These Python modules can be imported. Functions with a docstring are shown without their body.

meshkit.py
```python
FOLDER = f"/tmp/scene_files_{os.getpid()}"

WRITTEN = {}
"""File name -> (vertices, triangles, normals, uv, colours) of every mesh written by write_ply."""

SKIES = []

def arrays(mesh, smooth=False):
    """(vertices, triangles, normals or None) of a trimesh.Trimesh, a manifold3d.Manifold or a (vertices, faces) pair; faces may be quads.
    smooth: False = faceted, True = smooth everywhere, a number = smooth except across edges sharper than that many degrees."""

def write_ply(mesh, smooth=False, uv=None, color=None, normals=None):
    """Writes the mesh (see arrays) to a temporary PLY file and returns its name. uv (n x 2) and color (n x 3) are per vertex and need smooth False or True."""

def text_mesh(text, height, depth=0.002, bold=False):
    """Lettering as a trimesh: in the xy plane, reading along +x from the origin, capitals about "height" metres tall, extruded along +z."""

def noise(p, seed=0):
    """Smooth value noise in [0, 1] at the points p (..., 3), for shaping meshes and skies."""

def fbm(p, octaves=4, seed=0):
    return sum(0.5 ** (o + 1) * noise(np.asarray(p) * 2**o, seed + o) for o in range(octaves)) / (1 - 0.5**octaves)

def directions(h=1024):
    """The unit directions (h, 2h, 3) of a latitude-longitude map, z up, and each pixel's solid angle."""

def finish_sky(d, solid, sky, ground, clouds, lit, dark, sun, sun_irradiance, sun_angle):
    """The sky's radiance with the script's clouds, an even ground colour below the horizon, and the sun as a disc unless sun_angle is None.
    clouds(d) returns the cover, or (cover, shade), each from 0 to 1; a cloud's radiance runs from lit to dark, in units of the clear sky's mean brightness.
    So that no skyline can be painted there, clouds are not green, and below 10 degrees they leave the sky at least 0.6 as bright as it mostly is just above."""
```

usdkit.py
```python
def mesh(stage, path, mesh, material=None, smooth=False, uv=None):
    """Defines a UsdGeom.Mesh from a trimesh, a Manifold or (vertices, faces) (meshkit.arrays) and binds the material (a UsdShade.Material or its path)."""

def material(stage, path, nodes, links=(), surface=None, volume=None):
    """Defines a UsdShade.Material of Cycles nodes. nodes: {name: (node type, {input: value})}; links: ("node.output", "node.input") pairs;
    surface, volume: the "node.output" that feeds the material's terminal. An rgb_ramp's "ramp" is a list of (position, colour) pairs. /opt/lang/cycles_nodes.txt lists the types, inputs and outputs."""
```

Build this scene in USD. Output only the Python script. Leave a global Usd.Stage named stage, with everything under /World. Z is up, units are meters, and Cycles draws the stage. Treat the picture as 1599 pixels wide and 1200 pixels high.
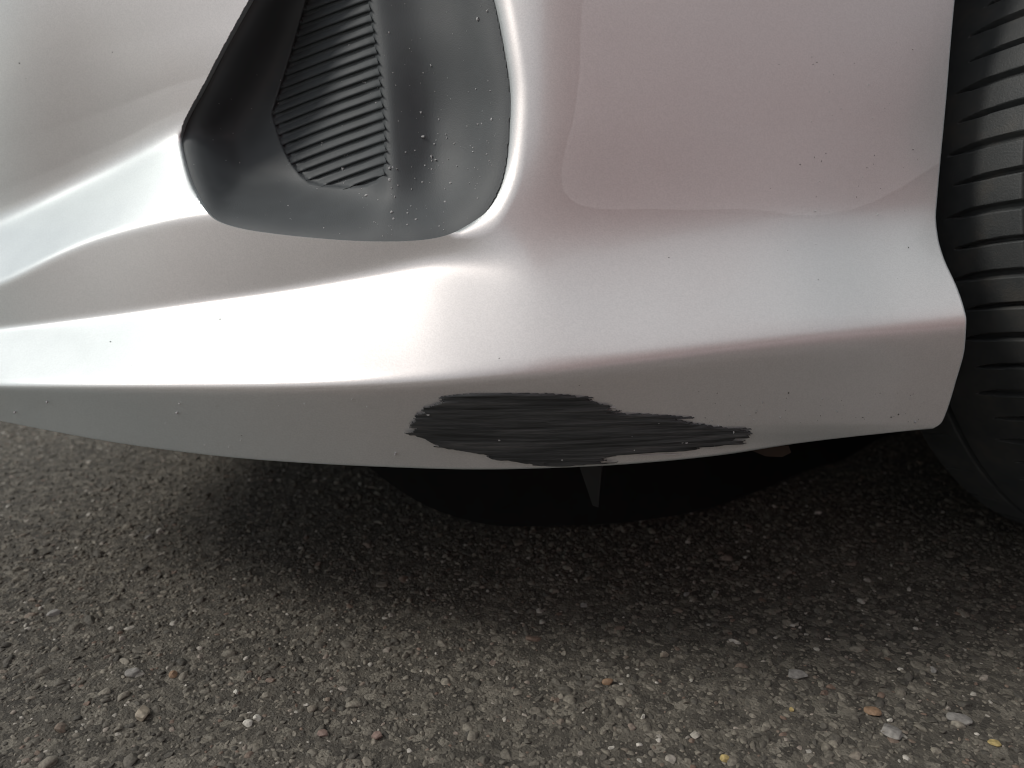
import math, numpy as np
from pxr import Usd, UsdGeom, UsdLux, UsdShade, Sdf, Gf, Vt
import usdkit, meshkit, trimesh, manifold3d
from scipy.interpolate import PchipInterpolator, CubicSpline, RBFInterpolator, RegularGridInterpolator, LinearNDInterpolator
from scipy.ndimage import gaussian_filter1d, gaussian_filter, map_coordinates
from scipy.spatial import cKDTree
import shapely, shapely.geometry as sg

stage = Usd.Stage.CreateInMemory()
UsdGeom.SetStageUpAxis(stage, UsdGeom.Tokens.z); UsdGeom.SetStageMetersPerUnit(stage, 1.0)
world = UsdGeom.Xform.Define(stage, '/World'); stage.SetDefaultPrim(world.GetPrim())
UsdGeom.Scope.Define(stage, '/World/Looks')

# ------------------------------------------------------------------ camera, sky, sun, exposure
F = 1163.0                     # focal length in photo pixels (1599 wide)
PITCH = math.radians(14.0); CZ = 0.345
SP, CP = math.sin(PITCH), math.cos(PITCH)
SUN_AZ, SUN_EL = math.radians(-101.0), math.radians(42.0)   # direction towards the sun (azimuth from +y towards +x)
DOME, SUN_I, EXPO = 0.06, 0.14, 1.62

cam = UsdGeom.Camera.Define(stage, '/World/camera')
cam.AddTranslateOp().Set(Gf.Vec3d(0, 0, CZ)); cam.AddRotateXOp().Set(90 - math.degrees(PITCH))
cam.CreateHorizontalApertureAttr(36.0); cam.CreateVerticalApertureAttr(36.0 * 768 / 1024)
cam.CreateFocalLengthAttr(36.0 * F / 1599); cam.CreateClippingRangeAttr(Gf.Vec2f(0.01, 5000))
cam.CreateFStopAttr(6.0); cam.CreateFocusDistanceAttr(0.50); cam.CreateExposureAttr(EXPO)

def mat(name, nodes, links=(), surface='p.BSDF', volume=None):
    return usdkit.material(stage, '/World/Looks/' + name, nodes, links, surface=surface, volume=volume)

mat('overcast_sky', {
    's': ('sky_texture', {'sky_type': 'single_scattering', 'sun_disc': False, 'sun_elevation': SUN_EL, 'sun_rotation': SUN_AZ, 'aerosol_density': 2.0}),
    'tc': ('texture_coordinate', {}), 'mp': ('mapping', {'scale': (1, 1, 2.2)}),
    'n': ('noise_texture', {'scale': 2.2, 'detail': 6, 'roughness': 0.55, 'distortion': 0.4}),
    'r': ('rgb_ramp', {'ramp': [(0.30, (3.45, 3.62, 3.72)), (0.5, (5.05, 5.2, 5.25)), (0.68, (7.2, 7.3, 7.15))]}),
    'sx': ('separate_xyz', {}), 'cie': ('map_range', {'from_min': 0.0, 'from_max': 1.0, 'to_min': 0.42, 'to_max': 0.76, 'clamp': True}),      # an overcast sky is brighter overhead than at the horizon
    'cm': ('mix_color', {'blend_type': 'multiply', 'fac': 1.0, 'use_clamp': False}),
    'm': ('mix_color', {'fac': 0.9, 'use_clamp': False}),
    'b': ('background_shader', {'strength': DOME})},
    [('tc.generated', 'mp.vector'), ('mp.vector', 'n.vector'), ('n.fac', 'r.fac'), ('s.color', 'm.a'), ('tc.generated', 'sx.vector'), ('sx.z', 'cie.value'), ('r.color', 'cm.a'), ('cie.result', 'cm.b'), ('cm.result', 'm.b'), ('m.result', 'b.color')], surface='b.background')
dome = UsdLux.DomeLight.Define(stage, '/World/sky')
UsdShade.MaterialBindingAPI.Apply(dome.GetPrim()).Bind(UsdShade.Material.Get(stage, '/World/Looks/overcast_sky'))
sun = UsdLux.DistantLight.Define(stage, '/World/sun')
sun.CreateIntensityAttr(SUN_I); sun.CreateAngleAttr(17.0); sun.CreateColorAttr(Gf.Vec3f(1.0, 0.96, 0.90))
UsdLux.LightAPI(sun.GetPrim()).CreateNormalizeAttr(True)
_sd = np.array([math.sin(SUN_AZ) * math.cos(SUN_EL), math.cos(SUN_AZ) * math.cos(SUN_EL), math.sin(SUN_EL)])
q = Gf.Rotation(Gf.Vec3d(0, 0, 1), Gf.Vec3d(*map(float, _sd))).GetQuat()
sun.AddOrientOp().Set(Gf.Quatf(q))

# ------------------------------------------------------------------ helpers
def setcd(prim, **kw):
    for k, v in kw.items():
        if v: prim.SetCustomDataByKey(k, v)
    return prim
_used = {}
def numbered(path):
    n = _used.get(path, 0); _used[path] = n + 1
    return path if n == 0 else '%s_%03d' % (path, n)
def obj(name, mesh, material, parent='/World', smooth=False, **cd):
    path = numbered(parent + '/' + name)
    if isinstance(mesh, tuple):                       # drop unused points
        v, f = np.asarray(mesh[0], float), np.asarray(mesh[1], int); used = np.unique(f); new = np.full(len(v), -1); new[used] = np.arange(len(used)); mesh = (v[used], new[f])
    m = usdkit.mesh(stage, path, mesh, material, smooth=smooth)
    m.CreateDoubleSidedAttr(True)
    setcd(m.GetPrim(), **cd)
    return path
def group(name, loc=(0, 0, 0), parent='/World', **cd):
    path = numbered(parent + '/' + name)
    x = UsdGeom.Xform.Define(stage, path); x.AddTranslateOp().Set(Gf.Vec3d(*map(float, loc)))
    setcd(x.GetPrim(), **cd)
    return path
def unproj_y(px, py, y):
    """World point on the ray of photo pixel (px,py) at world depth y."""
    px, py, y = np.broadcast_arrays(np.asarray(px, float), np.asarray(py, float), np.asarray(y, float))
    u = (600 - py) / F; t = y / (CP + u * SP)
    return np.stack([t * (px - 800) / F, y, CZ + t * (-SP + u * CP)], -1)
def proj(P):
    P = np.asarray(P, float); d = P[..., 1] * CP - (P[..., 2] - CZ) * SP; up = P[..., 1] * SP + (P[..., 2] - CZ) * CP
    return 800 + F * P[..., 0] / d, 600 - F * up / d
def on_ground(px, py, z=0.0):
    u = (600 - np.asarray(py, float)) / F; t = (CZ - z) / (SP - u * CP)
    return np.stack([t * (np.asarray(px, float) - 800) / F, t * (CP + u * SP), np.full_like(t, z)], -1)
def sstep(x, a=0.0, b=1.0):
    x = np.clip((np.asarray(x, float) - a) / (b - a), 0, 1); return x * x * (3 - 2 * x)
def table(s):
    a = np.array([[float(k) for k in it.split(':')] for it in s.split(',')]); return PchipInterpolator(a[:, 0], a[:, 1], extrapolate=True)
def grid_faces(nr, nc, flip=False):
    i = np.arange(nr * nc).reshape(nr, nc)
    a, b, c, d = i[:-1, :-1].ravel(), i[:-1, 1:].ravel(), i[1:, 1:].ravel(), i[1:, :-1].ravel()
    return np.vstack([np.c_[a, c, b], np.c_[a, d, c]]) if flip else np.vstack([np.c_[a, b, c], np.c_[a, c, d]])

# ------------------------------------------------------------------ materials
mat('silver_paint', {
    'tc': ('geometry', {}),
    'fl': ('voronoi_texture', {'scale': 1500.0, 'randomness': 1.0}),
    'sep': ('separate_color', {}),
    'lw': ('layer_weight', {'blend': 0.5}),
    'pearl': ('rgb_ramp', {'ramp': [(0.0, (0.74, 0.70, 0.69)), (0.25, (0.74, 0.705, 0.695)), (0.5, (0.69, 0.735, 0.74)), (1.0, (0.66, 0.735, 0.75))]}),
    'fr': ('map_range', {'from_min': 0, 'from_max': 1, 'to_min': 0.95, 'to_max': 1.06}),
    'mul': ('mix_color', {'blend_type': 'multiply', 'fac': 1.0, 'use_clamp': False}),
    'bn': ('noise_texture', {'scale': 900.0, 'detail': 2}),
    'bp': ('bump', {'strength': 0.05, 'distance': 0.001}),
    'on': ('noise_texture', {'scale': 40.0, 'detail': 3}),
    'rg': ('map_range', {'from_min': 0.3, 'from_max': 0.7, 'to_min': 0.37, 'to_max': 0.40}),
    'p': ('principled_bsdf', {'metallic': 0.56, 'roughness': 0.34, 'coat_weight': 1.0, 'coat_roughness': 0.11, 'coat_ior': 1.5})},
    [('tc.position', 'fl.vector'), ('fl.color', 'sep.color'), ('sep.r', 'fr.value'), ('lw.facing', 'pearl.fac'), ('pearl.color', 'mul.a'), ('fr.result', 'mul.b'), ('mul.result', 'p.base_color'),
     ('tc.position', 'bn.vector'), ('bn.fac', 'bp.height'), ('bp.normal', 'p.normal'), ('tc.position', 'on.vector'), ('on.fac', 'rg.value'), ('rg.result', 'p.roughness')])
def plastic(name, base, rough, grain=1200.0, strength=0.25, var=0.25, tint=(1, 1, 1), spec=0.5):
    lo = tuple(base * (1 - var) * t for t in tint); hi = tuple(base * (1 + var) * t for t in tint)
    return mat(name, {
        'g': ('geometry', {}), 'n1': ('noise_texture', {'scale': 35.0, 'detail': 5, 'roughness': 0.6}), 'r': ('rgb_ramp', {'ramp': [(0.3, lo), (0.7, hi)]}),
        'n2': ('noise_texture', {'scale': grain, 'detail': 3}), 'b': ('bump', {'strength': strength, 'distance': 0.0008}),
        'p': ('principled_bsdf', {'roughness': rough, 'specular_ior_level': spec})},
        [('g.position', 'n1.vector'), ('n1.fac', 'r.fac'), ('r.color', 'p.base_color'), ('g.position', 'n2.vector'), ('n2.fac', 'b.height'), ('b.normal', 'p.normal')])
plastic('grey_plastic', 0.078, 0.58, var=0.10, tint=(0.90, 1.0, 1.06))
plastic('dark_plastic', 0.018, 0.6)
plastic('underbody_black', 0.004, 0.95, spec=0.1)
plastic('shade_panel_black', 0.009, 0.8, spec=0.2)  # near-black, for the added panel that darkens the space under the car
plastic('fin_plastic', 0.022, 0.5, tint=(0.9, 1.0, 1.05))
plastic('rusty_metal', 0.028, 0.7, tint=(1.4, 0.9, 0.6), var=0.5)
plastic('alloy', 0.35, 0.35, var=0.05)
plastic('white_dust', 0.55, 0.9)
plastic('black_grit', 0.02, 0.9)
plastic('primer_white', 0.62, 0.6, var=0.1)
mat('tyre_rubber', {
    'g': ('geometry', {}), 'n1': ('noise_texture', {'scale': 30.0, 'detail': 6, 'roughness': 0.65}),
    'r': ('rgb_ramp', {'ramp': [(0.3, (0.034, 0.038, 0.040)), (0.55, (0.050, 0.053, 0.053)), (0.75, (0.075, 0.070, 0.062))]}),
    'n2': ('noise_texture', {'scale': 700.0, 'detail': 4}), 'b': ('bump', {'strength': 0.35, 'distance': 0.0008}),
    'p': ('principled_bsdf', {'roughness': 0.58})},
    [('g.position', 'n1.vector'), ('n1.fac', 'r.fac'), ('r.color', 'p.base_color'), ('g.position', 'n2.vector'), ('n2.fac', 'b.height'), ('b.normal', 'p.normal')])
mat('scuffed_plastic', {
    'g': ('geometry', {}), 'mp': ('mapping', {'scale': (13.0, 13.0, 400.0), 'rotation': (0, 0.06, 0)}), 'n1': ('noise_texture', {'scale': 1.0, 'detail': 4, 'roughness': 0.7}),
    'r': ('rgb_ramp', {'ramp': [(0.30, (0.009, 0.010, 0.010)), (0.44, (0.036, 0.039, 0.041)), (0.58, (0.074, 0.077, 0.079)), (0.70, (0.13, 0.13, 0.128)), (0.82, (0.22, 0.215, 0.21))]}),
    'b': ('bump', {'strength': 0.5, 'distance': 0.0008}), 'p': ('principled_bsdf', {'roughness': 0.55})},
    [('g.position', 'mp.vector'), ('mp.vector', 'n1.vector'), ('n1.fac', 'r.fac'), ('r.color', 'p.base_color'), ('n1.fac', 'b.height'), ('b.normal', 'p.normal')])
mat('asphalt', {
    'g': ('geometry', {}), 'v': ('voronoi_texture', {'scale': 160.0}), 'sep': ('separate_color', {}),
    'r': ('rgb_ramp', {'ramp': [(0.0, (0.050, 0.045, 0.037)), (0.5, (0.090, 0.081, 0.066)), (0.85, (0.135, 0.122, 0.099)), (1.0, (0.20, 0.183, 0.15))]}),
    'n': ('noise_texture', {'scale': 500.0, 'detail': 5}), 'big': ('noise_texture', {'scale': 3.0, 'detail': 4}),
    'br': ('map_range', {'from_min': 0.3, 'from_max': 0.7, 'to_min': 0.8, 'to_max': 1.2}), 'mul': ('mix_color', {'blend_type': 'multiply', 'fac': 1.0, 'use_clamp': False}),
    'b': ('bump', {'strength': 0.7, 'distance': 0.003}), 'p': ('principled_bsdf', {'roughness': 0.85})},
    [('g.position', 'v.vector'), ('v.color', 'sep.color'), ('sep.r', 'r.fac'), ('g.position', 'n.vector'), ('g.position', 'big.vector'), ('big.fac', 'br.value'), ('r.color', 'mul.a'), ('br.result', 'mul.b'), ('mul.result', 'p.base_color'), ('n.fac', 'b.height'), ('b.normal', 'p.normal')])
mat('aggregate', {
    'g': ('geometry', {}), 'oi': ('object_info', {}),
    'r': ('rgb_ramp', {'ramp': [(0.0, (0.062, 0.057, 0.048)), (0.35, (0.105, 0.095, 0.078)), (0.7, (0.155, 0.140, 0.113)), (0.9, (0.21, 0.19, 0.155)), (0.95, (0.15, 0.10, 0.075)), (0.985, (0.34, 0.32, 0.28)), (1.0, (0.5, 0.47, 0.42))]}),
    'n': ('noise_texture', {'scale': 420.0, 'detail': 4}), 'nr': ('map_range', {'from_min': 0.3, 'from_max': 0.7, 'to_min': 0.65, 'to_max': 1.35}), 'mul': ('mix_color', {'blend_type': 'multiply', 'fac': 1.0, 'use_clamp': False}),
    'b': ('bump', {'strength': 0.5, 'distance': 0.0015}), 'p': ('principled_bsdf', {'roughness': 0.75})},
    [('oi.random', 'r.fac'), ('g.position', 'n.vector'), ('n.fac', 'nr.value'), ('r.color', 'mul.a'), ('nr.result', 'mul.b'), ('mul.result', 'p.base_color'), ('n.fac', 'b.height'), ('b.normal', 'p.normal')])
mat('pink_render', {
    'g': ('geometry', {}), 'n': ('noise_texture', {'scale': 2.0, 'detail': 8, 'roughness': 0.65}), 'r': ('rgb_ramp', {'ramp': [(0.3, (0.47, 0.265, 0.26)), (0.7, (0.54, 0.32, 0.312))]}),
    'n2': ('noise_texture', {'scale': 180.0, 'detail': 3}), 'b': ('bump', {'strength': 0.4, 'distance': 0.004}), 'p': ('principled_bsdf', {'roughness': 0.9})},
    [('g.position', 'n.vector'), ('n.fac', 'r.fac'), ('r.color', 'p.base_color'), ('g.position', 'n2.vector'), ('n2.fac', 'b.height'), ('b.normal', 'p.normal')])
plastic('coping_stone', 0.30, 0.85, grain=300, var=0.2)
L = lambda n: '/World/Looks/' + n

# ------------------------------------------------------------------ ground
rng = np.random.default_rng(5)
GX0, GX1, GY0, GY1 = -1.5, 0.95, 0.26, 1.6
def ground_z(x, y):
    p = np.stack([x, y, np.zeros_like(x)], -1)
    return 0.0020 * meshkit.fbm(p * 90.0) + 0.004 * meshkit.noise(p * 6.0)
xs = np.unique(np.concatenate([np.arange(-0.95, 0.70, 0.0026), np.linspace(GX0, -0.95, 60), np.linspace(0.70, GX1, 40)]))
ys = np.unique(np.concatenate([np.arange(0.36, 1.10, 0.0026), np.linspace(GY0, 0.36, 15), np.linspace(1.10, GY1, 60)]))
X, Y = np.meshgrid(xs, ys)
fade = sstep(np.minimum(np.minimum(X - GX0, GX1 - X), np.minimum(Y - GY0, GY1 - Y)), 0, 0.06)
Z = ground_z(X.ravel(), Y.ravel()).reshape(X.shape) * fade
# one sheet: fine middle joined to a coarse ring that reaches the horizon
gv = np.c_[X.ravel(), Y.ravel(), Z.ravel()]; gf = grid_faces(*X.shape)
nr, nc = X.shape; idx = np.arange(nr * nc).reshape(nr, nc)
loop = np.concatenate([idx[0, :], idx[1:, -1], idx[-1, -2::-1], idx[-2:0:-1, 0]])
prev = loop; verts = [gv]; faces = [gf]; base = len(gv)
cx, cy = (GX0 + GX1) / 2, (GY0 + GY1) / 2
for s in (1.6, 3, 8, 30, 150, 900):
    ring = gv[loop].copy(); ring[:, 0] = cx + (ring[:, 0] - cx) * s; ring[:, 1] = cy + (ring[:, 1] - cy) * s; ring[:, 2] = 0
    ni = base + np.arange(len(loop)); verts.append(ring); base += len(loop)
    a, b, c, d = prev, np.roll(prev, -1), np.roll(ni, -1), ni
    faces += [np.c_[a, c, b], np.c_[a, d, c]]; prev = ni
obj('ground', (np.vstack(verts), np.vstack(faces)), L('asphalt'), smooth=True, kind='structure')

def rock(seed, sub=2, flat=0.6, rough=0.28):
    m = trimesh.creation.icosphere(subdivisions=sub, radius=0.5); r = np.random.default_rng(seed)
    v = m.vertices.copy()
    for _ in range(9):                                  # chip planes off for angular stones
        n = r.normal(size=3); n /= np.linalg.norm(n); h = r.uniform(0.27, 0.43); d = v @ n; k = d > h
        v[k] -= np.outer(d[k] - h, n)
    v *= 1 + rough * 0.3 * meshkit.noise(v * 3 + seed)[:, None] if True else 1
    v *= np.array([1, r.uniform(0.65, 0.95), flat]); m.vertices = v
    return m

def scatter(path, n_try, rmin, size_fn, seed, region):
    r = np.random.default_rng(seed); x0, x1, y0, y1 = region
    pts = np.c_[r.uniform(x0, x1, n_try), r.uniform(y0, y1, n_try)]; keep = []
    cell = {}
    for i, (x, y) in enumerate(pts):
        k = (int(x // rmin), int(y // rmin)); ok = True
        for a in (-1, 0, 1):
            for b in (-1, 0, 1):
                for j in cell.get((k[0] + a, k[1] + b), ()):
                    if (pts[j, 0] - x) ** 2 + (pts[j, 1] - y) ** 2 < rmin * rmin: ok = False; break
                if not ok: break
            if not ok: break
        if ok: cell.setdefault(k, []).append(i); keep.append(i)
    p = pts[keep]; n = len(p); size = size_fn(r, n)
    z = ground_z(p[:, 0], p[:, 1])
    pi = UsdGeom.PointInstancer.Define(stage, path)
    K = 8
    protos = []
    for k in range(K):
        pm = usdkit.mesh(stage, '%s/stone_%03d' % (path, k + 1), rock(seed * 50 + k, sub=2), L('aggregate'), smooth=42); protos.append(pm.GetPath())
    pi.CreatePrototypesRel().SetTargets(protos)
    pi.CreateProtoIndicesAttr(Vt.IntArray.FromNumpy(r.integers(0, K, n).astype(np.int32)))
    sink = r.uniform(0.26, 0.46, n)
    pi.CreatePositionsAttr(Vt.Vec3fArray.FromNumpy(np.c_[p, z + size * 0.3 * 0.9 - size * sink].astype(np.float32)))
    pi.CreateScalesAttr(Vt.Vec3fArray.FromNumpy(np.c_[size, size * r.uniform(0.7, 1.1, n), size * r.uniform(0.6, 1.1, n)].astype(np.float32)))
    ang = r.uniform(0, 2 * np.pi, n); tx, ty = r.normal(0, 0.12, (2, n))
    qq = np.c_[np.cos(ang / 2), tx, ty, np.sin(ang / 2)]; qq /= np.linalg.norm(qq, axis=1, keepdims=True)
    pi.CreateOrientationsAttr(Vt.QuathArray([Gf.Quath(float(a), float(b), float(c), float(d)) for a, b, c, d in qq]))
    return pi
pi = scatter('/World/gravel', 190000, 0.0029, lambda r, n: np.clip(r.lognormal(math.log(0.0036), 0.45, n), 0.0018, 0.014), 3, (-0.95, 0.62, 0.37, 1.12))
setcd(pi.GetPrim(), kind='stuff', label='small grey stones set in the worn asphalt in front of and below the bumper', category='gravel')

# stones in the photograph that can be told apart: pixel, size (m), colour, label
def stone_mat(name, col):
    return mat(name, {'g': ('geometry', {}), 'n': ('noise_texture', {'scale': 350.0, 'detail': 5}), 'r': ('rgb_ramp', {'ramp': [(0.3, tuple(c * 0.7 for c in col)), (0.7, tuple(min(c * 1.3, 0.85) for c in col))]}),
        'b': ('bump', {'strength': 0.5, 'distance': 0.001}), 'p': ('principled_bsdf', {'roughness': 0.7})},
        [('g.position', 'n.vector'), ('n.fac', 'r.fac'), ('r.color', 'p.base_color'), ('n.fac', 'b.height'), ('b.normal', 'p.normal')])
TAN, ORA, WHI, PNK, GRY, YEL = (0.26, 0.225, 0.175), (0.24, 0.155, 0.095), (0.55, 0.53, 0.47), (0.22, 0.155, 0.13), (0.22, 0.21, 0.195), (0.40, 0.31, 0.13)
for nm, c in (('stone_tan', TAN), ('stone_orange', ORA), ('stone_white', WHI), ('stone_pink', PNK), ('stone_grey', GRY), ('stone_yellow', YEL)): stone_mat(nm, c)
STONES = [
    (222, 1124, 0.024, 0.5, 'stone_tan', 'flat tan wedge shaped stone, largest at the bottom left of the asphalt'),
    (272, 1062, 0.013, 0.5, 'stone_orange', 'small orange brown stone chip on dark asphalt left of centre'),
    (210, 1060, 0.017, 0.6, 'stone_grey', 'pale grey angular stone just left of the orange brown chip'),
    (370, 1087, 0.008, 0.8, 'stone_white', 'lone small white pebble between the orange chip and the white pair'),
    (388, 1136, 0.010, 0.8, 'stone_white', 'lower pebble of the touching white pair at the lower left'),
    (403, 1127, 0.009, 0.8, 'stone_white', 'upper pebble of the touching white pair at the lower left'),
    (590, 1156, 0.013, 0.6, 'stone_pink', 'round pinkish stone near the bottom edge left of centre'),
    (504, 1152, 0.012, 0.6, 'stone_pink', 'reddish tan stone left of the round pinkish one'),
    (1036, 1034, 0.012, 0.8, 'stone_tan', 'pale beige pebble standing proud in the dark middle of the asphalt'),
    (950, 1074, 0.013, 0.7, 'stone_orange', 'tan brown pebble below left of the pale beige pebble'),
    (1004, 1128, 0.007, 0.8, 'stone_white', 'tiny white pebble at the bottom below the tan brown pebble'),
    (1235, 1118, 0.0062, 0.8, 'stone_yellow', 'tiny bright yellow grain on the asphalt at bottom right of centre'),
    (1362, 1120, 0.017, 0.4, 'stone_orange', 'flat orange brown fragment at the lower right'),
    (1388, 1134, 0.006, 0.8, 'stone_white', 'tiny white grain touching the flat orange brown fragment'),
    (1242, 1062, 0.025, 0.32, 'stone_grey', 'broad pale grey worn stone face right of the beige pebble'),
    (1393, 1152, 0.028, 0.3, 'stone_grey', 'broad pale grey stone face below the flat orange brown fragment'),
    (1497, 1133, 0.024, 0.35, 'stone_grey', 'pale grey flat stone near the lower right corner'),
    (1552, 1171, 0.012, 0.35, 'stone_yellow', 'dull yellow stone flake in the bottom right corner'),
    (1072, 934, 0.009, 0.8, 'stone_grey', 'small pale pebble in deep shade below the scuff, left of two'),
    (1118, 931, 0.008, 0.8, 'stone_grey', 'small pale pebble in deep shade below the scuff, right of two'),
    (912, 953, 0.009, 0.8, 'stone_grey', 'single pale pebble in the dark shade below the hanging fin'),
    (1455, 1055, 0.010, 0.7, 'stone_grey', 'grey pebble on the right, between the tyre shadow and the corner'),
    (1132, 1192, 0.010, 0.6, 'stone_yellow', 'yellow ochre grain on the bottom edge right of centre'),
    (85, 965, 0.016, 0.5, 'stone_grey', 'light grey long stone on the bright asphalt at the left edge'),
    (235, 844, 0.016, 0.5, 'stone_grey', 'pale oval stone on the bright asphalt below the bumper at left'),
]
for i, (px, py, s, fl, m, lab) in enumerate(STONES):
    g = on_ground(px, py); z = float(ground_z(g[None, 0], g[None, 1])[0])
    mesh = rock(900 + i, sub=3, flat=fl, rough=0.5); a = rng.uniform(0, 6.28); R = trimesh.transformations.rotation_matrix(a, [0, 0, 1]); mesh.apply_transform(R)
    s *= 0.58; mesh.apply_scale([s * 1.15, s, s]); mesh.apply_translation([g[0], g[1], z + s * fl * 0.16 + 0.0006])
    obj('stone', mesh, L(m), smooth=35, label=lab, category='stone')

# ------------------------------------------------------------------ the car: bumper surface from feature lines
car = group('parked_car', label='silver car close up at its front bumper corner with a scuffed lower lip', category='car')
rowpy = [table(s) for s in (
    '-420:580,-200:619,0:657,200:693,400:716,600:727,750:731,900:727,1100:712,1300:691,1460:670,1500:664',      # lip
    '-420:585,-200:600,0:604,150:604,300:604,450:603,600:599,750:589,850:580,1000:561,1200:535,1400:510,1500:497', # crease
    '-420:541,-200:529,0:514,150:497,300:476,450:455,600:428,700:408,780:410,850:432,1000:446,1200:436,1400:420,1500:412', # ledge foot
    '-420:505,-200:484,0:443,55:414,138:376,241:348,300:336,450:325,600:325,750:332,850:350,1000:350,1200:345,1500:342', # upper edge of the band
    '-420:420,-200:398,0:345,100:300,200:250,280:205,400:170,600:150,750:180,850:200,1500:200',                  # fold above
    '-420:0,1500:0',
    '-420:-260,1500:-260')]
rowy = [table(s) for s in (
    '-420:.80,-200:.655,0:.565,150:.525,300:.50,450:.48,600:.466,750:.46,850:.46,1000:.465,1200:.482,1400:.502,1460:.506,1500:.508',
    '-420:.77,-200:.615,0:.527,150:.49,300:.465,450:.445,600:.432,750:.425,850:.424,1000:.432,1200:.454,1400:.484,1500:.490',
    '-420:.83,-200:.675,0:.585,150:.555,300:.53,450:.512,600:.495,700:.485,780:.475,850:.464,1000:.470,1200:.490,1400:.519,1500:.525',
    '-420:.84,-200:.675,0:.582,150:.557,300:.530,450:.508,600:.490,750:.478,850:.482,1000:.494,1200:.517,1400:.549,1500:.559',
    '-420:.92,-200:.765,0:.665,150:.632,280:.597,450:.565,600:.54,750:.505,850:.490,1000:.503,1200:.532,1400:.566,1500:.584',
    '-420:.87,-200:.715,0:.63,150:.605,280:.585,450:.565,600:.545,750:.520,850:.507,1000:.520,1200:.548,1400:.582,1500:.600',
    '-420:.86,-200:.705,0:.62,150:.600,280:.585,450:.568,600:.555,750:.540,850:.532,1000:.545,1200:.571,1400:.605,1500:.623')]
rowsg = [table(s) for s in (                      # rounding of each feature line, metres
    '-420:.003,1500:.003',
    '-420:.0045,600:.0048,1000:.0065,1500:.008',
    '-420:.002,400:.003,650:.006,850:.012,1000:.016,1500:.016',
    '-420:.0028,240:.003,500:.005,850:.016,1500:.018',
    '-420:.012,300:.010,600:.012,850:.02,1500:.02',
    '-420:.05,1500:.05', '-420:.03,1500:.03')]
pxg = np.arange(-420, 1500.1, 4.0)
def smooth_rows(rows, s=7.0): return [CubicSpline(pxg, gaussian_filter1d(r(np.r_[pxg[0] - 4 * np.arange(60, 0, -1), pxg, pxg[-1] + 4 * np.arange(1, 61)]), s)[60:-60]) for r in rows]
rowpy, rowy, rowsg = smooth_rows(rowpy), smooth_rows(rowy), smooth_rows(rowsg)
edge = table('-300:1545,-150:1513,0:1490,75:1483,150:1477,300:1463,340:1460,370:1463,400:1471,450:1493,480:1503,500:1507,540:1505,600:1490,650:1474,662:1468,670:1456,676:1444')
PX0 = -70.0
cols = np.concatenate([np.arange(PX0, 1440, 2.6), np.linspace(1440, 1480, 22)])
NV = 430
G = np.zeros((NV, len(cols), 3))
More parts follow.
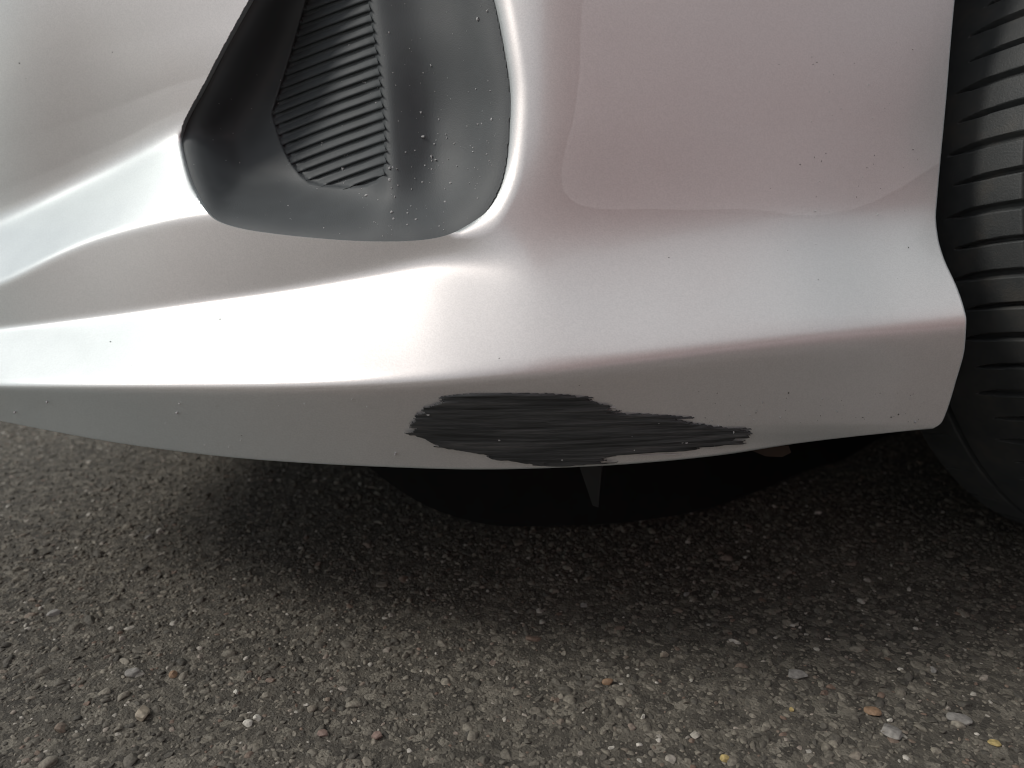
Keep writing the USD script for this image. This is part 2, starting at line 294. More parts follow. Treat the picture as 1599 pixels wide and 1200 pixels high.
for c, px in enumerate(cols):
    P = np.array([unproj_y(px, rp(px), ry(px)) for rp, ry in zip(rowpy, rowy)])
    sg_f = np.array([r(px) for r in rowsg])
    seg = np.linalg.norm(np.diff(P, axis=0), axis=1); s = np.r_[0, np.cumsum(seg)]
    # dense, even samples, extrapolated at both ends, then smoothed by a varying Gaussian
    ds = 0.0008; pad = 0.08; S = np.arange(-pad, s[-1] + pad, ds)
    D = np.stack([np.interp(S, s, P[:, k]) for k in range(3)], 1)
    lo, hi = S < 0, S > s[-1]
    D[lo] = P[0] + np.outer(S[lo] / seg[0], P[1] - P[0]); D[hi] = P[-1] + np.outer((S[hi] - s[-1]) / seg[-1], P[-1] - P[-2])
    sig_levels = np.array([0.002, 0.0035, 0.006, 0.010, 0.016, 0.025, 0.04])
    stack = np.stack([gaussian_filter1d(D, g / ds, axis=0, mode='nearest') for g in sig_levels])
    sig = gaussian_filter1d(np.interp(S, s, sg_f), 0.006 / ds)
    lv = np.clip(np.interp(sig, sig_levels, np.arange(len(sig_levels))), 0, len(sig_levels) - 1.001); i0 = lv.astype(int); w = (lv - i0)[:, None]
    Dm = stack[i0, np.arange(len(S))] * (1 - w) + stack[i0 + 1, np.arange(len(S))] * w
    T = np.linspace(0, s[-1], NV)
    G[:, c] = np.stack([np.interp(T, S, Dm[:, k]) for k in range(3)], 1)
gpx, gpy = proj(G)
gpx = np.broadcast_to(cols, gpx.shape).copy()
gpy = np.maximum.accumulate(gpy[::-1], axis=0)[::-1]           # heights stay ordered along each column
gY = G[..., 1].copy()
# right edge follows the wheel arch outline
wgt = sstep(cols, 980, 1480)
gpx += (edge(gpy) - 1480) * wgt[None, :]

# vent opening outline in the bumper
VENT = np.array([(390, 0), (362, 50), (338, 95), (312, 145), (292, 182), (284, 205), (285, 228), (290, 252), (300, 285), (313, 315), (332, 340), (360, 353), (410, 363), (480, 371), (545, 376), (600, 377.5), (650, 376), (690, 370), (722, 357), (748, 336), (768, 308), (781, 275), (788, 235), (791, 190), (791, 140), (785, 95), (776, 45), (766, 0), (750, -50), (726, -95), (690, -125), (640, -140), (560, -140), (500, -125), (450, -85), (418, -45)], float)
tt = np.r_[0, np.cumsum(np.linalg.norm(np.diff(np.vstack([VENT, VENT[:1]]), axis=0), axis=1))]
cs = CubicSpline(tt, np.vstack([VENT, VENT[:1]]), bc_type='periodic')
vt = np.linspace(0, tt[-1], 3000, endpoint=False); vline = cs(vt)
vpoly = sg.Polygon(vline); shapely.prepare(vpoly); vtree = cKDTree(vline)
def vent_sd(px, py):
    """Distance in pixels to the vent outline, negative inside; and the nearest outline point."""
    q = np.c_[np.ravel(px), np.ravel(py)]; d, i = vtree.query(q); ins = shapely.contains_xy(vpoly, q[:, 0], q[:, 1])
    return np.where(ins, -d, d), vline[i]
ysurf = LinearNDInterpolator(np.c_[gpx.ravel(), gpy.ravel()], gY.ravel())
def roll_radius(px, py):
    return 6.0 + 29 * sstep(px, 690, 780) + 9 * (1 - sstep(px, 290, 330)) * sstep(py, 190, 230)
def bumper_y(px, py):
    sd, _ = vent_sd(px, py); y = ysurf(px, py).ravel(); R = roll_radius(np.ravel(px), np.ravel(py))
    k = np.clip(1 - np.maximum(sd, 0) / R, 0, 1)
    wt = sstep(R, 6.5, 14)                             # along the bottom edge the skin simply meets the insert
    return y + wt * R * 0.00042 * (1 - np.sqrt(1 - k ** 2 * 0.999))
fx, fy = gpx.ravel().copy(), gpy.ravel().copy()
sd, near = vent_sd(fx, fy); inside = sd < 0
faces = grid_faces(NV, len(cols), flip=True)
nin = inside[faces].sum(1); faces = faces[nin < 3]
touched = np.zeros(len(fx), bool); touched[faces.ravel()] = True
mv = inside & touched
fx[mv], fy[mv] = near[mv, 0], near[mv, 1]
yy = gY.ravel().copy(); need = touched & ((sd < 45))
yb = bumper_y(fx[need], fy[need]); yy[need] = np.where(np.isnan(yb), yy[need], yb)
BV = unproj_y(fx, fy, yy)
# boundary of the hole, pulled straight in as the opening's flange
e = np.sort(np.vstack([faces[:, [0, 1]], faces[:, [1, 2]], faces[:, [2, 0]]]), axis=1)
eu, cnt = np.unique(e, axis=0, return_counts=True); be = eu[cnt == 1]; be = be[mv[be].all(1)]
bi = np.unique(be); remap = {b: len(BV) + k for k, b in enumerate(bi)}
inner = BV[bi] + np.array([0, 0.022, 0])
a2 = np.array([remap[b] for b in be[:, 0]]); b2 = np.array([remap[b] for b in be[:, 1]])
allv = [BV, inner]; allf = [faces, np.c_[be[:, 0], be[:, 1], b2], np.c_[be[:, 0], b2, a2]]; nb = len(BV) + len(inner)
# lip: rounded under-edge and flange running back; arch edge: rounded return
Vg = BV.reshape(NV, len(cols), 3)
def add_skirt(line, tang, nrm, r, run, rundir, steps=7, end=1.75):
    global nb
    rows = []
    for th in np.linspace(0, end, steps)[1:]:
        rows.append(line + r * (math.sin(th) * tang - (1 - math.cos(th)) * nrm))
    rows.append(rows[-1] + run * rundir)
    n = len(line); R = np.stack(rows); idx0 = np.arange(n)
    return R, n
tang = Vg[0] - Vg[4]; tang /= np.linalg.norm(tang, axis=1, keepdims=True)
du = np.gradient(Vg[0], axis=0); du /= np.linalg.norm(du, axis=1, keepdims=True)
nrm = np.cross(du, -tang); nrm /= np.linalg.norm(nrm, axis=1, keepdims=True); nrm *= np.sign(-nrm[:, 1:2])
R, n = add_skirt(Vg[0], tang, nrm, 0.0045, 0.05, np.array([0, 1, 0.02]))
idx = np.vstack([np.arange(len(cols))[None], nb + np.arange(R.shape[0] * n).reshape(R.shape[0], n)])
allv.append(R.reshape(-1, 3)); nb += R.shape[0] * n
for k in range(len(idx) - 1): a, b, c, d = idx[k, :-1], idx[k, 1:], idx[k + 1, 1:], idx[k + 1, :-1]; allf += [np.c_[a, b, c], np.c_[a, c, d]]
line = Vg[:, -1]; tang = Vg[:, -1] - Vg[:, -4]; tang /= np.linalg.norm(tang, axis=1, keepdims=True)
dv = np.gradient(line, axis=0); dv /= np.linalg.norm(dv, axis=1, keepdims=True)
nrm = np.cross(tang, dv); nrm /= np.linalg.norm(nrm, axis=1, keepdims=True); nrm *= np.sign(-nrm[:, 1:2])
R, n = add_skirt(line, tang, nrm, 0.0022, 0.022, np.array([-0.2, 1, 0]))
idx = np.vstack([(np.arange(NV) * len(cols) + len(cols) - 1)[None], nb + np.arange(R.shape[0] * n).reshape(R.shape[0], n)])
allv.append(R.reshape(-1, 3)); nb += R.shape[0] * n
for k in range(len(idx) - 1): a, b, c, d = idx[k, :-1], idx[k, 1:], idx[k + 1, 1:], idx[k + 1, :-1]; allf += [np.c_[a, c, b], np.c_[a, d, c]]
# beyond the frame: the nose runs on round the front to the middle of the car, then mirrored
YC = 1.36
col0 = Vg[::3, 0]; col0 = np.vstack([Vg[0:1, 0] + [[0, 0.05, -0.002]], col0])
dir0 = Vg[0, 0] - Vg[0, 6]; h0 = math.atan2(dir0[1], dir0[0]); p0 = Vg[0, 0].copy()
sweep = []; pos = p0.copy(); h = h0; step = 0.02; hv = h0
sweep.append(col0)
while pos[1] < YC - 1e-6 and len(sweep) < 200:
    h = max(math.pi / 2, h - 0.10); stp = min(step, (YC - pos[1]) / math.sin(h) if math.sin(h) > 0 else step)
    pos = pos + np.array([math.cos(h), math.sin(h), 0]) * stp
    a = h - h0; ca, sa = math.cos(a), math.sin(a); rel = (col0 - p0)
    sweep.append(pos + np.c_[rel[:, 0] * ca - rel[:, 1] * sa, rel[:, 0] * sa + rel[:, 1] * ca, rel[:, 2]])
SW = np.stack(sweep, 1); SW[:, -1, 1] = YC
SWf = grid_faces(SW.shape[0], SW.shape[1])
allv.append(SW.reshape(-1, 3)); allf.append(SWf + nb); nb += SW.shape[0] * SW.shape[1]
near_part = (np.vstack(allv), np.vstack(allf))
# far half, coarse
cs_ = slice(None, None, 12)
Vc = Vg[::6, cs_]; Vc = np.concatenate([Vc, Vg[::6, -1:]], 1); mir = Vc.copy(); mir[..., 1] = 2 * YC - mir[..., 1]
SWm = SW.copy(); SWm[..., 1] = 2 * YC - SWm[..., 1]
allv += [mir.reshape(-1, 3), SWm.reshape(-1, 3)]; allf += [grid_faces(*mir.shape[:2]) + nb, grid_faces(*SWm.shape[:2], flip=True) + nb + mir.shape[0] * mir.shape[1]]
bumper = obj('bumper', (np.vstack(allv), np.vstack(allf)), L('silver_paint'), car, smooth=45, label='silver painted front bumper corner with a stepped lower lip')

# ------------------------------------------------------------------ black vent insert with ribs
bp = cs(np.linspace(0, tt[-1], 70, endpoint=False))
rim_y = bumper_y(bp[:, 0], bp[:, 1]); rim_y = ysurf(bp[:, 0], bp[:, 1])
memb = RBFInterpolator(bp, rim_y, kernel='thin_plate_spline', smoothing=1.0)
xfold = table('-200:552,-100:563,0:577,100:592,200:602,290:606,345:598,400:585')
POCK = sg.Polygon([(424, 178), (432, 205), (441, 230), (454, 255), (470, 275), (484, 286), (502, 291), (540, 294), (572, 292), (590, 285), (601, 270), (604, 250), (602, 200), (592, 100), (577, 0), (566, -90), (500, -90), (478, 0), (452, 90)]).buffer(-6).buffer(6)
pl = np.array(POCK.exterior.coords); ptree = cKDTree(np.array([POCK.exterior.interpolate(k, normalized=True).coords[0] for k in np.linspace(0, 1, 1500)]))
shapely.prepare(POCK)
def insert_off(px, py, raw=False):
    px, py = np.ravel(px), np.ravel(py); sdv, _ = vent_sd(px, py); d = np.maximum(-sdv, 0)
    xf = xfold(py); left = xf - px
    rim = 0.006 - 0.0045 * sstep(py, 300, 345) * (1 - sstep(px, 640, 720))
    bowl = 0.050 * sstep(d, 0, 100) * (0.25 + 0.75 * sstep(left, 0, 160)) * sstep(left, -8, 30)
    fold = 0.010 * sstep(d, 0, 70)
    right = 0.018 * sstep(-left, -4, 80) * sstep(d, 0, 110) * (0.5 + 0.5 * sstep(py, 40, 200)) * (1 - 0.4 * sstep(py, 230, 330))
    off = rim + fold + np.where(left > 0, bowl, 0) + np.where(left <= 4, right, 0)
    if raw: return off
    off = RawI(np.c_[py, px])
    pd, _ = ptree.query(np.c_[px, py]); ins = shapely.contains_xy(POCK, px, py)
    off = off + np.where(ins, 0.0052 * sstep(pd, 0, 3.5), 0)
    return off
_gx, _gy = np.arange(270, 812, 3.0), np.arange(-156, 396, 3.0)
_m = np.meshgrid(_gx, _gy); _raw = insert_off(_m[0], _m[1], raw=True).reshape(_m[0].shape)
RawI = RegularGridInterpolator((_gy, _gx), gaussian_filter(_raw, 3.2), bounds_error=False, fill_value=None)
def insert_y(px, py): return memb(np.c_[np.ravel(px), np.ravel(py)]) + insert_off(px, py)
ix, iy = np.meshgrid(np.arange(278, 800, 2.2), np.arange(384, -148, -2.2))
iy_flat = insert_y(ix, iy); sdi, _ = vent_sd(ix, iy)
IV = unproj_y(ix.ravel(), iy.ravel(), iy_flat); IF = grid_faces(*ix.shape, flip=True)
IF = IF[(sdi[IF] < 6).all(1)]
vent = obj('vent_insert', (IV, IF), L('grey_plastic'), car, smooth=60, label='dark grey plastic false vent panel with a ribbed pocket')
# the ribs, each a part of the vent
sl = -0.345; pitch = 17.6; nr_ = 0
for k in range(26):
    c0 = 287 - k * pitch                              # height of the rib at px 600
    lx = np.arange(400, 640, 2.0); cut = sg.LineString(np.c_[lx, c0 + sl * (lx - 600) + 0.00018 * (lx - 600) ** 2]).intersection(POCK.buffer(-1.0))
    if cut.is_empty or cut.length < 14: continue
    if cut.geom_type != 'LineString': cut = max(cut.geoms, key=lambda g: g.length)
    nn_ = max(6, int(cut.length / 5)); pts_ = np.array([cut.interpolate(t, normalized=True).coords[0] for t in np.linspace(0, 1, nn_)]); xs_, ys_ = pts_[:, 0], pts_[:, 1]
    prof = [(-7.0, 0.0), (-5.0, 0.0020), (-2.0, 0.0038), (1.0, 0.0044), (3.2, 0.0036), (4.3, 0.0014), (4.6, 0.0)]     # (pixels across, height)
    rows = []
    taper = np.minimum(1, 0.25 + np.arange(len(xs_)) / 4.0)
    for dpx, hgt in prof:
        X_, Y_ = xs_ - dpx * sl / 1.05, ys_ + dpx / 1.05
        rows.append(unproj_y(X_, Y_, insert_y(X_, Y_) + 0.0004 - hgt * taper))
    A = np.stack(rows)
    obj('rib', (A.reshape(-1, 3), grid_faces(*A.shape[:2])), L('grey_plastic'), vent, smooth=60)

# ------------------------------------------------------------------ scuff on the lip
def strip_pt(px, py, lift):
    y = ysurf(px, py).ravel(); P = unproj_y(np.ravel(px), np.ravel(py), y)
    e1 = unproj_y(np.ravel(px) + 2, np.ravel(py), ysurf(np.ravel(px) + 2, np.ravel(py))) - P; e2 = unproj_y(np.ravel(px), np.ravel(py) - 2, ysurf(np.ravel(px), np.ravel(py) - 2)) - P
    n = np.cross(e1, e2); n /= np.linalg.norm(n, axis=1, keepdims=True); n *= np.sign(-n[:, 1:2])
    return P + n * np.ravel(lift)[:, None], n
stop = table('636:673,650:652,662:638,680:624,700:618,760:614,830:614,880:617,925:622,945:629,952:640,1000:646,1060:650,1085:658,1120:664,1150:667,1180:675')
sbot = table('636:674,650:682,680:693,720:703,760:711,800:721,840:727,880:728,925:723,950:714,1000:709,1050:705,1110:698,1160:687,1180:677')
flow = lambda px: 0.03 * np.abs(px - 780) * (px > 780) - 0.00001 * (px - 780) ** 2      # streaks rise a little to the right
sx = np.arange(628, 1192, 1.7); qv = np.arange(606, 748, 0.8)
SX, SQ = np.meshgrid(sx, qv); SY = SQ - flow(SX) * 0.9
r2 = np.random.default_rng(11)
jl, jr = r2.normal(0, 6, len(qv)), r2.normal(0, 11, len(qv)); jl = np.repeat(jl[::4], 4)[:len(qv)] + 0.3 * jl; jr = np.repeat(jr[::4], 4)[:len(qv)] + 0.4 * jr
ragx = SX + np.where(SX < 850, jl[:, None], jr[:, None])
streak = np.array([meshkit.noise(np.c_[SX[i] * 0.012, np.full(len(sx), qv[i] * 0.19), np.full(len(sx), 3.0)]) for i in range(len(qv))])
streak2 = np.array([meshkit.noise(np.c_[SX[i] * 0.03, np.full(len(sx), qv[i] * 0.7), np.full(len(sx), 9.0)]) for i in range(len(qv))])
m = np.minimum(SY - stop(np.clip(ragx, 636, 1180)), sbot(np.clip(ragx, 636, 1180)) - SY) + 0.8 * streak
m = np.where((ragx < 637) | (ragx > 1179), -5, m)
hgt = 0.00012 + sstep(m, 0, 2.5) * (0.0006 + 0.0009 * streak + 0.0006 * streak2)
P, nn = strip_pt(SX, SY, hgt)
SF = grid_faces(*SX.shape); SF = SF[(m.ravel()[SF] > 0).all(1)]
obj('scuff_mark', (P, SF), L('scuffed_plastic'), bumper, smooth=True, label='black streaked scuff where the paint is scraped off the lip')
# bare pale slivers along the ragged edge
sliv = [(940, 636, 45, 1.2), (985, 649, 34, 0.9), (1030, 710, 70, 0.8), (700, 646, 18, 1.0), (1060, 690, 26, 0.6)]
vv, ff = [], []; nb2 = 0
for (x, y, ln, w) in sliv:
    xs_ = np.linspace(x - ln / 2, x + ln / 2, 14); yc = y - 0.03 * (xs_ - x); ww = w * np.sin(np.linspace(0.08, 3.06, 14)) * (0.8 + 0.4 * r2.random(14))
    A, _ = strip_pt(np.r_[xs_, xs_, xs_], np.r_[yc - ww, yc, yc + ww], np.r_[np.full(14, 0.0003), np.full(14, 0.0009), np.full(14, 0.0003)])
    vv.append(A); ff.append(grid_faces(3, 14) + nb2); nb2 += 42
obj('paint_sliver', (np.vstack(vv), np.vstack(ff)), L('primer_white'), bumper, smooth=True, label='pale slivers of lifted paint along the scuff', kind='stuff')

# ------------------------------------------------------------------ grit and dust
def specks(spots, fn, seed):
    r = np.random.default_rng(seed); vs, fs, n = [], [], 0
    ico = trimesh.creation.icosphere(subdivisions=1, radius=1.0)
    for (x, y, rad) in spots:
        p, nrm_ = fn(x, y)
        v = ico.vertices * (1 + 0.5 * r.normal(0, 0.4, (len(ico.vertices), 1))) * rad * r.uniform(0.6, 1.4, 3)
        vs.append(v + p + nrm_ * rad * 0.25); fs.append(ico.faces + n); n += len(v)
    return np.vstack(vs), np.vstack(fs)
r3 = np.random.default_rng(21)
sp = []
while len(sp) < 230:
    x, y = r3.uniform(300, 785), r3.uniform(0, 372)
    if vent_sd([x], [y])[0][0] < -8 and r3.random() < (0.15 + 0.85 * sstep(x, 380, 640)) * (0.25 + 0.75 * sstep(y, 20, 260)):
        sp.append((x, y, float(np.clip(r3.lognormal(math.log(0.00028), 0.5), 0.00015, 0.0011))))
for x, y, rd in ((661, 214, .0011), (570, 208, .0010), (536, 263, .0012), (609, 263, .001), (609, 281, .0009), (620, 264, .0007), (674, 245, .0010), (681, 250, .0008), (704, 286, .0008), (768, 187, .0008), (658, 176, .0007), (643, 296, .0006), (615, 342, .0006)): sp.append((x, y, rd))
fn_i = lambda x, y: (unproj_y(x, y, insert_y([x], [y])[0]), np.array([0, -1.0, 0]))
obj('dust_speck', specks(sp, fn_i, 4), L('white_dust'), vent, kind='stuff', label='white specks of dust on the vent panel')
def fn_b(x, y):
    P, n = strip_pt(np.array([x]), np.array([y]), np.array([0.0])); return P[0], n[0]
sp = []
for (x0, x1, y0, y1, n) in ((1240, 1460, 40, 330, 14), (1200, 1460, 380, 440, 4), (870, 1300, 60, 440, 4), (0, 250, 60, 420, 2), (20, 800, 440, 600, 4), (1080, 1450, 610, 662, 40)):
    for _ in range(n): sp.append((r3.uniform(x0, x1), r3.uniform(y0, y1), float(np.clip(r3.lognormal(math.log(0.00022), 0.35), 0.00014, 0.0004))))
for x, y in ((1276, 98), (1270, 101), (1272, 246), (1283, 252), (1290, 240), (1366, 243), (1354, 262), (1419, 387), (176, 82), (780, 560), (905, 602), (378, 680)): sp.append((x, y, 0.0003))
obj('grit_speck', specks(sp, fn_b, 6), L('black_grit'), bumper, kind='stuff', label='tiny dark chips and grit on the silver paint')
sp = []
for (x0, x1, y0, y1, n) in ((1200, 1470, 60, 340, 16), (640, 1180, 625, 715, 14), (1080, 1450, 620, 668, 26), (20, 640, 620, 700, 22)):
    for _ in range(n):
        x, y = r3.uniform(x0, x1), r3.uniform(y0, y1)
        if y < rowpy[0](x) - 14: sp.append((x, y, float(np.clip(r3.lognormal(math.log(0.00032), 0.35), 0.0002, 0.0007))))
sp = [s_ for s_ in sp if not np.isnan(ysurf(s_[0], s_[1])) and not np.isnan(ysurf(s_[0] + 2, s_[1])) and not np.isnan(ysurf(s_[0], s_[1] - 2))]
sp += [(670, 645, .0009), (780, 686, .0008), (878, 716, .0008), (1065, 690, .0009), (1071, 690, .0009), (1145, 673, .0009), (618, 708, .0008), (25, 643, .0008), (990, 702, .0007)]
obj('pale_speck', specks(sp, lambda x, y: (lambda a: (a[0] + a[1] * 0.0006, a[1]))(fn_b(x, y)), 7), L('white_dust'), bumper, kind='stuff', label='tiny pale specks of dirt on the bumper')

# ------------------------------------------------------------------ under the car
lip = np.array([Vg[0, c] for c in range(0, len(cols), 6)]); lip = np.vstack([SW[1, ::-1][::2], lip])
lipb = lip + np.array([0, 0.046, 0.006])
far = lipb.copy(); far[:, 1] = 2 * YC - far[:, 1]; far = far[lipb[:, 1] < YC - 0.01][::-1]; 
ringp = np.vstack([lipb[lipb[:, 1] < YC - 0.001], far])
poly = sg.Polygon(ringp[:, :2]).buffer(0)
tray = trimesh.creation.extrude_polygon(poly if poly.geom_type == 'Polygon' else max(poly.geoms, key=lambda g: g.area), 0.004)
zz = RBFInterpolator(np.c_[ringp[::4, :2]] + 0.0, ringp[::4, 2], kernel='linear', smoothing=0.01)(tray.vertices[:, :2]); tray.vertices[:, 2] += zz
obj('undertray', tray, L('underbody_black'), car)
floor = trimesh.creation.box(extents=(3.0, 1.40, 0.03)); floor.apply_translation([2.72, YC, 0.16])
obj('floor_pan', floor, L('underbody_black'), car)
# made-up black panel behind the lip, added to deepen the under-car shade
panel_x = np.linspace(-0.30, 0.62, 80); panel_y = gaussian_filter1d(0.70 + 0.25 * (panel_x - 0.05) ** 2 + 3.0 * np.clip(-0.10 - panel_x, 0, 1) ** 2 + 0.62 * np.clip(panel_x - 0.16, 0, 1), 6, mode='nearest'); panel_z = 0.010 * meshkit.noise(np.c_[panel_x * 14, panel_y * 0, panel_y * 0]) + 0.15 * (1 - sstep(panel_x, -0.34, 0.0)) ** 1.3 + 0.006
o = np.stack([np.c_[panel_x, panel_y + 0.012, np.full(80, 0.22)], np.c_[panel_x, panel_y, 0.05 + panel_z], np.c_[panel_x, panel_y + 0.004, 0.012 + panel_z], np.c_[panel_x, panel_y + 0.014, 0.012 + panel_z], np.c_[panel_x, panel_y + 0.03, np.full(80, 0.22)]])
obj('air_dam', (o.reshape(-1, 3), grid_faces(5, 80)), L('shade_panel_black'), car, smooth=40, label='black panel added under the car behind the lip to deepen the shade')
# small hanging deflector fin
top0, top1, bot = unproj_y(903, 722, 0.56), unproj_y(941, 722, 0.56), unproj_y(931, 795, 0.57)
bot0 = unproj_y(926, 790, 0.57); bot1 = unproj_y(935, 793, 0.57)
fv = np.array([top0, top1, bot1, bot0]); fin = trimesh.convex.convex_hull(np.vstack([fv, fv[:2] + [0.004, 0.02, 0.0], fv[2:] + [0.001, 0.008, 0]]))
obj('deflector_fin', fin, L('fin_plastic'), car, label='small grey plastic fin hanging below the lip')
tb = np.array([unproj_y(x, y, 0.53) for x, y in ((1165, 700), (1232, 696), (1236, 707), (1222, 714), (1196, 713))])
tab = trimesh.convex.convex_hull(np.vstack([tb, tb + [0.0, 0.03, 0.004]]))
obj('mounting_tab', tab, L('rusty_metal'), car, label='brown metal tab just behind the lip')

# ------------------------------------------------------------------ wheel
STEER, CAMBER = math.radians(25.0), math.radians(10.0); Rt = 0.330
fdir = np.array([-math.cos(STEER), -math.sin(STEER), 0]); adir = np.array([math.sin(STEER), -math.cos(STEER), 0])   # forward, outward
upd = math.cos(CAMBER) * np.array([0, 0, 1.0]) - math.sin(CAMBER) * adir; adir = math.cos(CAMBER) * adir + math.sin(CAMBER) * np.array([0, 0, 1.0])      # full lock leans the wheel
WC = np.array([0.655, 0.720, Rt + 0.004])
def wheel_pt(th, r, w): # th measured from the forward direction, positive upward
    return WC + np.multiply.outer(r * np.cos(th), fdir) + np.multiply.outer(r * np.sin(th), upd) + np.multiply.outer(w, adir)
wheel = group('wheel', parent=car)
HALF = 0.122
prof = []   # (w, r) from inner bead over the tread to the outer bead
side = [(-0.098, 0.228), (-0.112, 0.236), (-0.125, 0.262), (-0.128, 0.284), (-0.126, 0.300), (-0.1215, 0.3120), (-0.113, 0.3210)]
tread_w = np.arange(-0.106, 0.1061, 0.0011)
tread_r = Rt - 0.9 * tread_w ** 2 * 0.55
side = [(a, min(b, tread_r[0] - 0.0012)) for a, b in side]
pw = np.r_[[s_[0] for s_ in side], tread_w, [-s_[0] for s_ in side[::-1]]]; pr = np.r_[[s_[1] for s_ in side], tread_r, [s_[1] for s_ in side[::-1]]]
pr = np.where(np.abs(pw) > 0.085, gaussian_filter1d(pr, 1.5), pr)
th = np.unique(np.r_[np.arange(math.radians(-95), math.radians(62), 0.0026), np.arange(math.radians(62), math.radians(265), 0.02)])
TH, PW = np.meshgrid(th, pw); PRr = np.broadcast_to(pr[:, None], TH.shape).copy()
def groove(dist, width, depth): return depth * (1 - sstep(np.abs(dist), width * 0.38, width * 0.62))
dep = np.zeros_like(PRr)
for wc, wd in ((-0.060, 0.0055), (0.036, 0.010), (0.070, 0.007)): dep = np.maximum(dep, groove(PW - wc, wd, 0.0065))
pitch = 2 * math.pi * Rt / 84
S_ = TH * Rt
for par in (0, 1):
    w0 = -0.028 if par == 0 else -0.022
    path = 0.12 * (PW - w0) - 1.5 * (PW - w0) ** 2
    ss = (S_ - path - par * pitch) / (2 * pitch); dd = (ss - np.round(ss)) * 2 * pitch
    wid = (0.0044 if par == 0 else 0.0028) * sstep(PW - w0, -0.002, 0.022) + 0.0008
    act = sstep(PW, w0 - 0.001, w0 + 0.004) * (PW < 0.05)
    dep = np.maximum(dep, groove(dd, wid, 0.0055) * act)
    # fine sipes across the shoulder
    if par == 0:
        path = 0.12 * (PW - w0) + 0.002; ss = (S_ - path) / (2 * pitch); dd = (ss - np.round(ss)) * 2 * pitch
        dep = np.maximum(dep, groove(dd, 0.0026, 0.0022) * (1 - sstep(PW, -0.075, -0.070)) * sstep(PW, -0.112, -0.100))
    dep = np.maximum(dep, groove(dd, 0.0035, 0.003) * sstep(PW, 0.066, 0.07) * (1 - sstep(PW, 0.10, 0.112)))
PRr -= dep
TV = wheel_pt(TH, PRr, PW)
thc = th
TF = grid_faces(*TH.shape)
# close the ring
nth = len(th); i = np.arange(len(pw) - 1) * nth
TF = np.vstack([TF, np.c_[i + nth - 1, i, i + nth], np.c_[i + nth - 1, i + nth, i + 2 * nth - 1]])
tyre = obj('tyre', (TV.reshape(-1, 3), TF), L('tyre_rubber'), wheel, smooth=40, label='black tyre with slanted lateral tread grooves')
def to_wheel(mesh):    # mesh with its axis along +z -> wheel axis
    M = np.eye(4); M[:3, 0] = fdir; M[:3, 1] = upd; M[:3, 2] = adir; M[:3, 3] = WC
    mesh = mesh.copy(); mesh.apply_transform(M); return mesh
barrel = trimesh.creation.annulus(r_min=0.212, r_max=0.23, height=0.2, sections=64)
spokes = [barrel, trimesh.creation.cylinder(radius=0.035, height=0.03, sections=32, transform=trimesh.transformations.translation_matrix([0, 0, 0.075]))]
for k in range(10):
    b = trimesh.creation.box(extents=(0.19, 0.02, 0.022)); b.apply_translation([0.12, 0, 0.075]); b.apply_transform(trimesh.transformations.rotation_matrix(k * math.pi / 5, [0, 0, 1])); spokes.append(b)
obj('rim', to_wheel(trimesh.util.concatenate(spokes)), L('alloy'), wheel, smooth=30)
obj('brake_disc', to_wheel(trimesh.creation.cylinder(radius=0.15, height=0.026, sections=48)), L('alloy'), wheel, smooth=30)
# wheel house
lin = []
AX, AZ, AR = 0.72, 0.34, 0.455
ang = np.linspace(math.radians(-22), math.radians(202), 60)
ly = np.linspace(0.67, 1.12, 12)
A_, Y_ = np.meshgrid(ang, ly); LV = np.stack([AX + AR * np.cos(A_), Y_, AZ + AR * np.sin(A_)], -1)
back = np.array([[AX + AR * math.cos(a), 1.12, AZ + AR * math.sin(a)] for a in ang]); cpt = np.array([[AX, 1.121, AZ]])
lv = np.vstack([LV.reshape(-1, 3), back, cpt]); nL = 60 * 12
lf = np.vstack([grid_faces(12, 60), np.c_[np.arange(nL, nL + 59), np.arange(nL + 1, nL + 60), np.full(59, nL + 60)]])
obj('wheel_arch_liner', (lv, lf), L('underbody_black'), car, smooth=40)
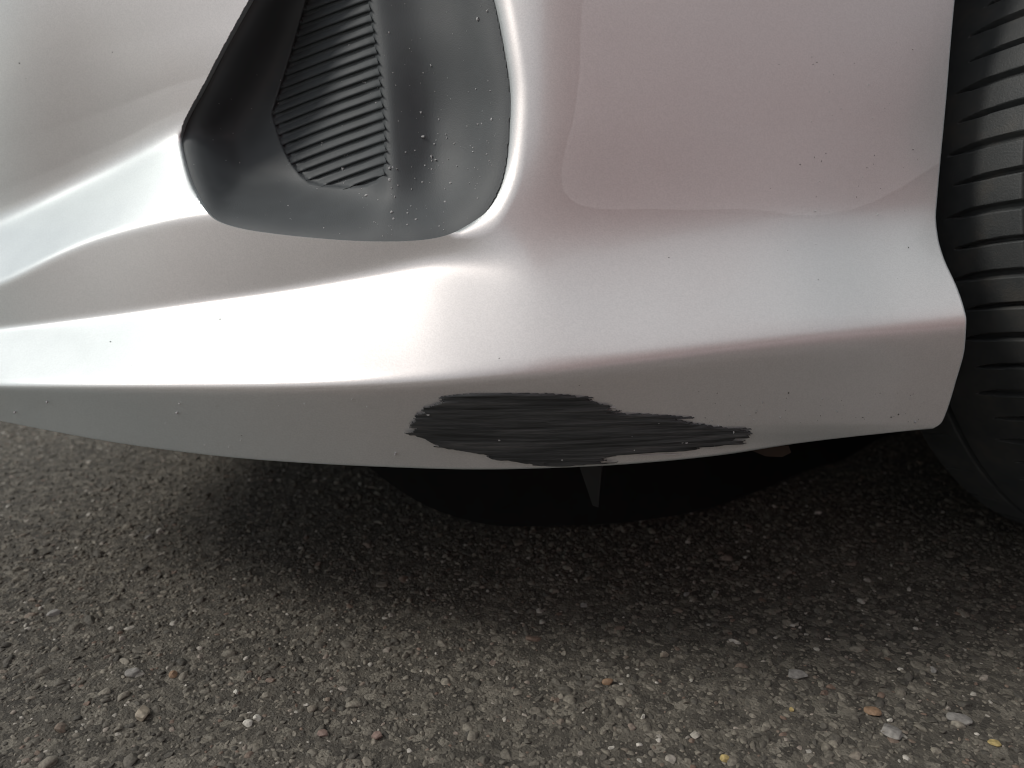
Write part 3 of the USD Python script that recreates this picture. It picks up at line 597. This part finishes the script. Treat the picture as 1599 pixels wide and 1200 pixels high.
# bodywork beyond the frame
def prism(poly, y0, y1):
    p = manifold3d.CrossSection([np.asarray(poly, float)]).extrude(y1 - y0)
    return p.rotate([90, 0, 0]).translate([0, y1, 0])
body = [(0.36, 0.55), (1.3, 0.18), (4.1, 0.2), (4.35, 0.45), (4.35, 0.86), (3.6, 0.92), (3.0, 1.26), (1.9, 1.27), (1.25, 0.90), (0.36, 0.72)]
bm = prism(body, 0.74, 2 * YC - 0.74)
for wx in (AX, AX + 2.6):
    for y0, y1 in ((0.4, 1.12), (2 * YC - 1.12, 2 * YC - 0.4)):
        bm = bm - manifold3d.Manifold.cylinder(y1 - y0, AR - 0.002, AR - 0.002, 64).rotate([90, 0, 0]).translate([wx, y1, AZ])
obj('bodywork', bm, L('silver_paint'), car, smooth=35)
toprow = np.vstack([SW[-1, ::-1][::3], Vg[-1, ::20]]); tf = toprow.copy(); tf[:, 1] = 2 * YC - tf[:, 1]
bk0, bk1 = np.array([0.36, 0, 0.718]), None
t_ = np.linspace(0, 1, 12)[:, None, None]
src = toprow[None]; dst = np.stack([np.full(len(toprow), 0.40), np.clip(toprow[:, 1], 0.75, YC), np.full(len(toprow), 0.725)], -1)[None]
H = src * (1 - t_) + dst * t_; H[..., 2] += 0.03 * np.sin(np.pi * t_[..., 0])
Hm = H.copy(); Hm[..., 1] = 2 * YC - Hm[..., 1]; n1 = H.shape[0] * H.shape[1]
obj('bonnet', (np.vstack([H.reshape(-1, 3), Hm.reshape(-1, 3)]), np.vstack([grid_faces(*H.shape[:2]), grid_faces(*H.shape[:2], flip=True) + n1])), L('silver_paint'), car, smooth=40)
for wx, wy in ((AX, 2 * YC - 0.80), (AX + 2.6, 0.80), (AX + 2.6, 2 * YC - 0.80)):
    w2 = group('wheel', parent=car)
    tor = trimesh.creation.annulus(r_min=0.22, r_max=Rt, height=0.23, sections=64); tor.apply_transform(trimesh.transformations.rotation_matrix(math.pi / 2, [1, 0, 0])); tor.apply_translation([wx, wy, Rt])
    dsk = trimesh.creation.cylinder(radius=0.218, height=0.16, sections=48); dsk.apply_transform(trimesh.transformations.rotation_matrix(math.pi / 2, [1, 0, 0])); dsk.apply_translation([wx, wy, Rt])
    obj('tyre', tor, L('tyre_rubber'), w2, smooth=30); obj('rim', dsk, L('alloy'), w2, smooth=30)

# ------------------------------------------------------------------ the house wall behind the viewer, mirrored in the paint
wl = group('house_wall', (0, 0, 0), label='dull pink rendered wall beside the car, mirrored as a blush in the bumper side', category='wall')
w = trimesh.creation.box(extents=(15.0, 0.22, 3.0)); w.apply_translation([7.37, -1.5, 1.5])
obj('render_face', w, L('pink_render'), wl)
w = trimesh.creation.box(extents=(15.06, 0.30, 0.07)); w.apply_translation([7.37, -1.5, 3.037])
obj('coping', w, L('coping_stone'), wl)
